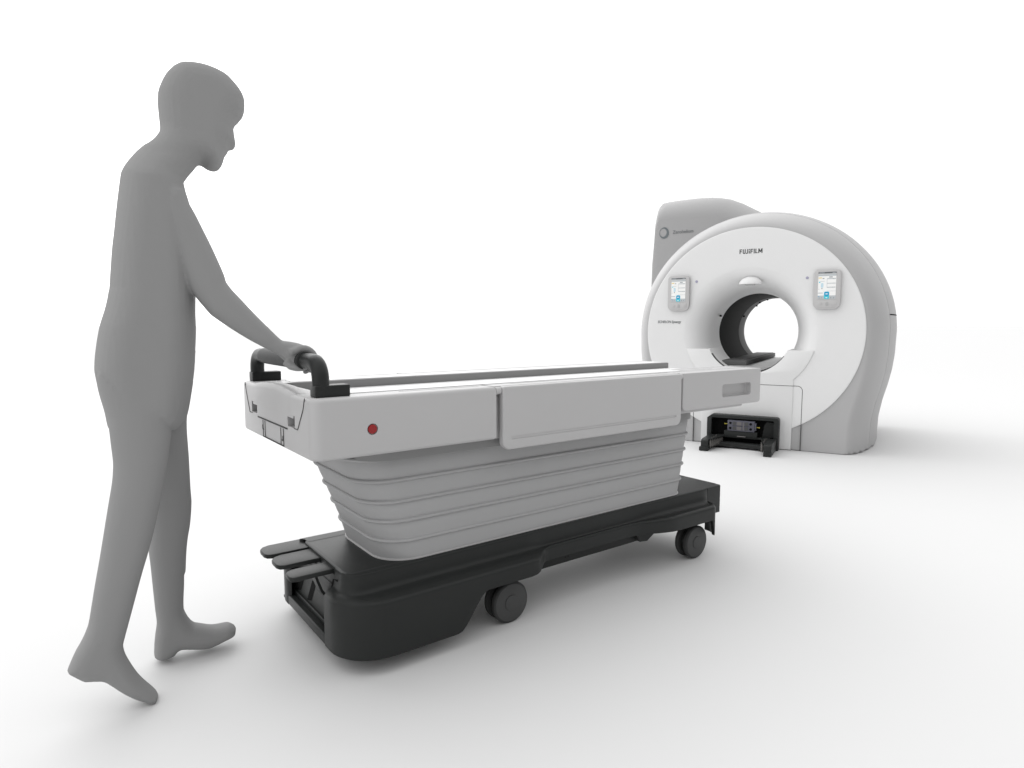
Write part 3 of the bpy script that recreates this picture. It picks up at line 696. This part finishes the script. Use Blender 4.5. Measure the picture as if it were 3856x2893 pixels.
# ------------------------------------------------------------------ docking station
def sworld(x, v): return SC_O + Vector((math.cos(R(30)) * x + math.sin(R(30)) * v, -math.sin(R(30)) * x + math.cos(R(30)) * v, 0))
Dk = empty('docking_station', sworld(0, -.03), R(-30), 'low black docking frame with rollers on the floor against the scanner column', 'docking station')
o_ = .03   # v offset of the empty
def V_(v): return v + o_
bm = bmesh.new()
outer = [(-.300, .0), (-.300, .245), (-.262, .276), (.262, .276), (.278, .270), (.285, .255), (.285, .0)]
prism(bm, outer, V_(-.026), V_(-.115), 'y', r=.004, seg=2)
frame = link('dock_frame', bm, 'black', Dk, ang=30)
c = bmesh.new(); prism(c, rrect(-.262, .246, -.02, .250, (.006, .006, 0, 0)), V_(-.2), V_(-.045), 'y'); cut(frame, c)
bm = bmesh.new(); box(bm, -.262, .246, V_(-.047), V_(-.044), .0, .25); link('dock_back', bm, 'blackd', frame)
for x0, x1, xo in ((-.282, -.222, -1), (.212, .272, 1)):
    bm = bmesh.new()
    prism(bm, [(V_(-.112), .004), (V_(-.112), .100), (V_(-.36), .100), (V_(-.395), .094), (V_(-.402), .085), (V_(-.402), .004)], x0, x1, 'x', r=.004, r0=.004)
    box(bm, x0 - (.012 if xo < 0 else 0), x1, V_(-.410), V_(-.33), .003, .035, .003)
    ar = link('guide_arm', bm, 'black', Dk, ang=30)
    n_r = 8 if xo < 0 else 6
    for i in range(n_r):
        v = -.375 + i * .034; xx = (x1 + .014 + i * .006) if xo < 0 else (x0 - .014 - i * .005)
        bm = bmesh.new(); cyl(bm, (xx, V_(v), .062), .0105, .040, 'z', 18, bev=.003); cyl(bm, (xx, V_(v), .087), .005, .012, 'z', 12, bev=.001); cyl(bm, (xx, V_(v), .036), .006, .012, 'z', 12)
        link('guide_roller', bm, 'steel', ar, ang=30)
    bm = bmesh.new(); xa, xb = (x1, x1 + .07) if xo < 0 else (x0 - .06, x0)
    prism(bm, [(xa, V_(-.36)) if xo < 0 else (xb, V_(-.36)), (xa, V_(-.09)) if xo < 0 else (xb, V_(-.09)), (xb, V_(-.09)) if xo < 0 else (xa, V_(-.09)), (xb, V_(-.13)) if xo < 0 else (xa, V_(-.13)), (xa + .018, V_(-.36)) if xo < 0 else (xb - .018, V_(-.36))], .093, .099, 'z')
    link('roller_plate', bm, 'black', ar)
    for dx_, v in ((.01, -.30), (.02, -.20), (.012, -.24), (.015, -.15)):
        bm = bmesh.new(); cyl(bm, ((x1 + dx_) if xo < 0 else (x0 - dx_), V_(v), .102), .006, .006, 'z', 14, bev=.001); link('bolt', bm, 'steel', ar)
bm = bmesh.new(); pts = [(-.225, V_(-.12)), (.215, V_(-.12)), (.215, V_(-.16))] + [(x, V_(-.215 + .03 * (1 - ((x + .005) / .21) ** 2))) for x in [.205, .15, .1, .05, 0, -.05, -.1, -.15, -.215]]
prism(bm, pts, .018, .050, 'z', r=.002); link('dock_tray', bm, 'black', Dk)
bm = bmesh.new(); box(bm, -.215, .215, V_(-.12), V_(-.06), .085, .10, .002); box(bm, -.15, .12, V_(-.13), V_(-.06), .10, .145, .002); link('plug_bracket', bm, 'black', Dk)
bm = bmesh.new(); box(bm, -.04, .03, V_(-.145), V_(-.12), .100, .106, .001); link('latch_plate', bm, 'plugl', Dk)
bm = bmesh.new(); box(bm, -.122, .098, V_(-.135), V_(-.075), .146, .236, .003); box(bm, .098, .110, V_(-.13), V_(-.08), .16, .222, .002)
plug = link('connector_plug', bm, 'plug', Dk)
for x in (-.098, .068):
    for z in (.170, .214):
        bm = bmesh.new(); cyl(bm, (x, V_(-.1357), z), .0105, .003, 'y', 22); link('socket', bm, 'blackd', plug)
for x in (-.064, .034):
    for z in (.170, .213):
        bm = bmesh.new(); box(bm, x - .013, x + .013, V_(-.1368), V_(-.135), z - .014, z + .014); link('contact_block', bm, 'seam', plug)
bm = bmesh.new(); box(bm, -.08, .06, V_(-.1366), V_(-.135), .1905, .1925)
link('plug_joint', bm, 'blackd', plug)
bm = bmesh.new(); box(bm, -.045, -.008, V_(-.1366), V_(-.135), .156, .186); box(bm, -.045, -.008, V_(-.1366), V_(-.135), .197, .227); box(bm, .004, .014, V_(-.1366), V_(-.135), .156, .227)
link('contact_pad', bm, 'plugl', plug)
for xx, zz, sg in ((-.135, .200, -1), (.120, .185, 1)):
    bm = bmesh.new(); cyl(bm, (xx, V_(-.105), zz), .004, .03, 'x', 12); cyl(bm, (xx + sg * .0145, V_(-.105), zz), .007, .004, 'x', 12)
    link('alignment_pin', bm, 'brass', plug)
bm = bmesh.new(); prism(bm, [(.15, .10), (.243, .10), (.243, .225), (.185, .232), (.165, .20)], V_(-.06), V_(-.048), 'y'); link('side_bracket', bm, 'black', Dk)
# ------------------------------------------------------------------ person (featureless flat grey figure)
P_O = Vector((-1.07722, 1.77984, 0)); P_R = R(30)
def resample(pts, step=.012):
    n = len(pts); P = [Vector(p) for p in pts]; out_ = []
    for i in range(n):
        p0, p1, p2, p3 = P[i - 1], P[i], P[(i + 1) % n], P[(i + 2) % n]
        L = (p2 - p1).length; k = max(1, int(L / step))
        # limited tangents keep sharp corners sharp
        m1 = (p2 - p0); m2 = (p3 - p1)
        c1 = (p1 - p0).normalized().dot((p2 - p1).normalized()); c2 = (p2 - p1).normalized().dot((p3 - p2).normalized())
        m1 = m1.normalized() * L * max(0, c1) if c1 > .3 else (p2 - p1); m2 = m2.normalized() * L * max(0, c2) if c2 > .3 else (p2 - p1)
        for j in range(k):
            t = j / k; t2, t3 = t * t, t * t * t
            out_.append((2 * t3 - 3 * t2 + 1) * p1 + (t3 - 2 * t2 + t) * m1 + (-2 * t3 + 3 * t2) * p2 + (t3 - t2) * m2)
    return out_
def inflate(bm, pts, depth, T, Dd):
    """closed solid whose outline is pts in the body's side plane; T(u,z) half width, Dd(u,z) edge rounding distance"""
    O_ = resample(pts); n = len(O_)
    a = np.array([(p.x, p.y) for p in O_]); b_ = np.roll(a, -1, 0)
    area_ = .5 * np.sum(a[:, 0] * b_[:, 1] - b_[:, 0] * a[:, 1])
    if area_ < 0: a = a[::-1].copy(); b_ = np.roll(a, -1, 0)
    def dist(q):
        q = np.atleast_2d(q); d = b_ - a; L2 = (d ** 2).sum(1)
        t = np.clip(((q[:, None, :] - a[None]) * d[None]).sum(2) / L2[None], 0, 1)
        return np.sqrt((((a[None] + t[..., None] * d[None]) - q[:, None, :]) ** 2).sum(2)).min(1)
    def inside(q):
        x, y = q[:, 0][:, None], q[:, 1][:, None]
        c_ = ((a[None, :, 1] > y) != (b_[None, :, 1] > y)) & (x < (b_[None, :, 0] - a[None, :, 0]) * (y - a[None, :, 1]) / (b_[None, :, 1] - a[None, :, 1] + 1e-12) + a[None, :, 0])
        return (c_.sum(1) % 2) == 1
    nrm_ = (b_ - np.roll(a, 1, 0)); nrm_ /= np.linalg.norm(nrm_, axis=1)[:, None] + 1e-9; nin = np.stack([-nrm_[:, 1], nrm_[:, 0]], 1)
    cand = [a + nin * d for d in (.0015, .004, .008, .014, .022, .033)]
    mn, mx = a.min(0), a.max(0)
    gx, gy = np.meshgrid(np.arange(mn[0], mx[0], .014), np.arange(mn[1], mx[1], .014)); g = np.stack([gx.ravel(), gy.ravel()], 1)
    I = []
    for c_, lim in zip(cand + [g], [.0013, .0037, .0075, .0132, .021, .0315, .038]):
        k = inside(c_) & (dist(c_) >= lim); I.append(c_[k])
    I = np.concatenate(I)
    verts = [Vector((p[0], p[1])) for p in a] + [Vector((p[0], p[1])) for p in I]
    res = geometry.delaunay_2d_cdt(verts, [], [list(range(len(a)))], 1, 1e-6)
    vs_, fs_ = res[0], res[2]
    q = np.array([(v.x, v.y) for v in vs_]); dd = dist(q)
    up, dn = [], []
    for (u, z), d in zip(q, dd):
        c_ = depth(u, z); t_ = min(1, d / Dd(u, z)); h = T(u, z) * max(0, 1 - (1 - t_) ** 2.4) ** .45 if d > 2e-5 else 0
        A_ = bm.verts.new((u, c_ - h, z)); up.append(A_); dn.append(A_ if h == 0 else bm.verts.new((u, c_ + h, z)))
    for f in fs_:
        try: bm.faces.new([up[i] for i in f])
        except ValueError: pass
        try: bm.faces.new([dn[i] for i in f[::-1]])
        except ValueError: pass
ip = lambda z, Z, W: float(np.interp(z, Z, W))
person = empty('person', P_O, P_R, 'featureless flat grey person walking in profile, bent forward, one hand on the black push handle', 'person')
bm = bmesh.new()
Tt = lambda u, z: ip(z, [.75, 1.35, 1.45, 1.52, 1.58, 1.86], [.145, .145, .14, .10, .088, .082])
Td = lambda u, z: ip(z, [.75, 1.45, 1.55, 1.86], [.085, .085, .065, .07])
inflate(bm, HEADTORSO, lambda u, z: 0., Tt, Td)
body_m = link('b0', bm, 'slate', None)
def part_solid(pts, depth, T, Dd):
    b = bmesh.new(); inflate(b, pts, depth, T, Dd); return link('b', b, 'slate', None)
LT = lambda u, z: ip(z, [0, .06, .12, .3, .5, .75, .95], [.045, .045, .042, .052, .06, .085, .095])
LT2 = lambda u, z: ip(z, [0, .06, .12, .3, .5, .75, .95], [.045, .045, .042, .047, .05, .056, .063])
LD_ = lambda u, z: ip(z, [0, .06, .12, .3, .5, .75, .95], [.03, .035, .04, .05, .06, .08, .09])
parts_ = [body_m, part_solid(FARLEG, lambda u, z: .11 - .03 * ip(z, [.5, .95], [0, 1]), LT, LD_), part_solid(NEARLEG, lambda u, z: -.115 + .035 * ip(z, [.35, .95], [0, 1]), LT2, LD_)]
AT = lambda u, z: ip(u, [-.05, .12, .25, .36, .40, .46], [.048, .044, .038, .030, .034, .036])
AD = lambda u, z: ip(u, [-.05, .12, .25, .36, .40, .46], [.06, .05, .038, .026, .018, .014])
parts_.append(part_solid(ARM, lambda u, z: ARMC[0] + ARMC[1] * u, AT, AD))
parts_.append(part_solid(HANG, lambda u, z: .18 - .01 * ip(z, [.7, 1.2], [0, 1]), lambda u, z: .042, lambda u, z: .035))
# fingers around the bar, thumb beneath it
TW = Matrix.Translation(Vector((-.004, 2.145, 0))) @ Matrix.Rotation(R(36.6), 4, 'Z')
PW = (Matrix.Translation(P_O) @ Matrix.Rotation(P_R, 4, 'Z')).inverted()
def tp(x, y, z): return PW @ TW @ Vector((x, y, z))
bm = bmesh.new(); cxb, czb = -.663, .946
for i, (y, ln) in enumerate(((.132, 200), (.153, 215), (.174, 210), (.194, 190))):
    pth = [tp(cxb + (.0365 + (.006 if a > 125 else 0)) * math.cos(R(a)), y, czb + (.0365 + (.004 if a > 125 else 0)) * math.sin(R(a))) for a in range(140, 140 - ln, -15)]
    k = len(pth); tube(bm, pth, [.0108 - .0028 * j / (k - 1) for j in range(k)], n=12)
    sphere(bm, pth[-1], .0080, u=12, v=8); sphere(bm, pth[0], .0112, u=12, v=8)
TH = [(.391, -.150, .945), (.4058, -.160, .929), (.4202, -.170, .9245), (.4342, -.175, .924), (.4415, -.180, .9265)]
tube(bm, TH, [.0130, .0115, .0098, .0088, .0078], n=14); sphere(bm, TH[-1], .0078, u=12, v=8)
parts_.append(link('b', bm, 'slate', None))
# fuse into one continuous surface
bm = bmesh.new()
for p_ in parts_:
    bm.from_mesh(p_.data); me_ = p_.data; bpy.data.objects.remove(p_); bpy.data.meshes.remove(me_)
me = bpy.data.meshes.new('body'); bm.to_mesh(me); bm.free()
tmp = bpy.data.objects.new('body_tmp', me); COL.objects.link(tmp)
md = tmp.modifiers.new('r', 'REMESH'); md.mode = 'VOXEL'; md.voxel_size = .0036; md.use_smooth_shade = True
ms_ = tmp.modifiers.new('s', 'SMOOTH'); ms_.factor = .5; ms_.iterations = 2
dg = bpy.context.evaluated_depsgraph_get(); nm = bpy.data.meshes.new_from_object(tmp.evaluated_get(dg))
bpy.data.objects.remove(tmp); bpy.data.meshes.remove(me)
nm.name = 'body'; nm.materials.clear(); nm.materials.append(M['slate'])
for p in nm.polygons: p.use_smooth = True
bo = bpy.data.objects.new('body', nm); COL.objects.link(bo); bo.parent = person
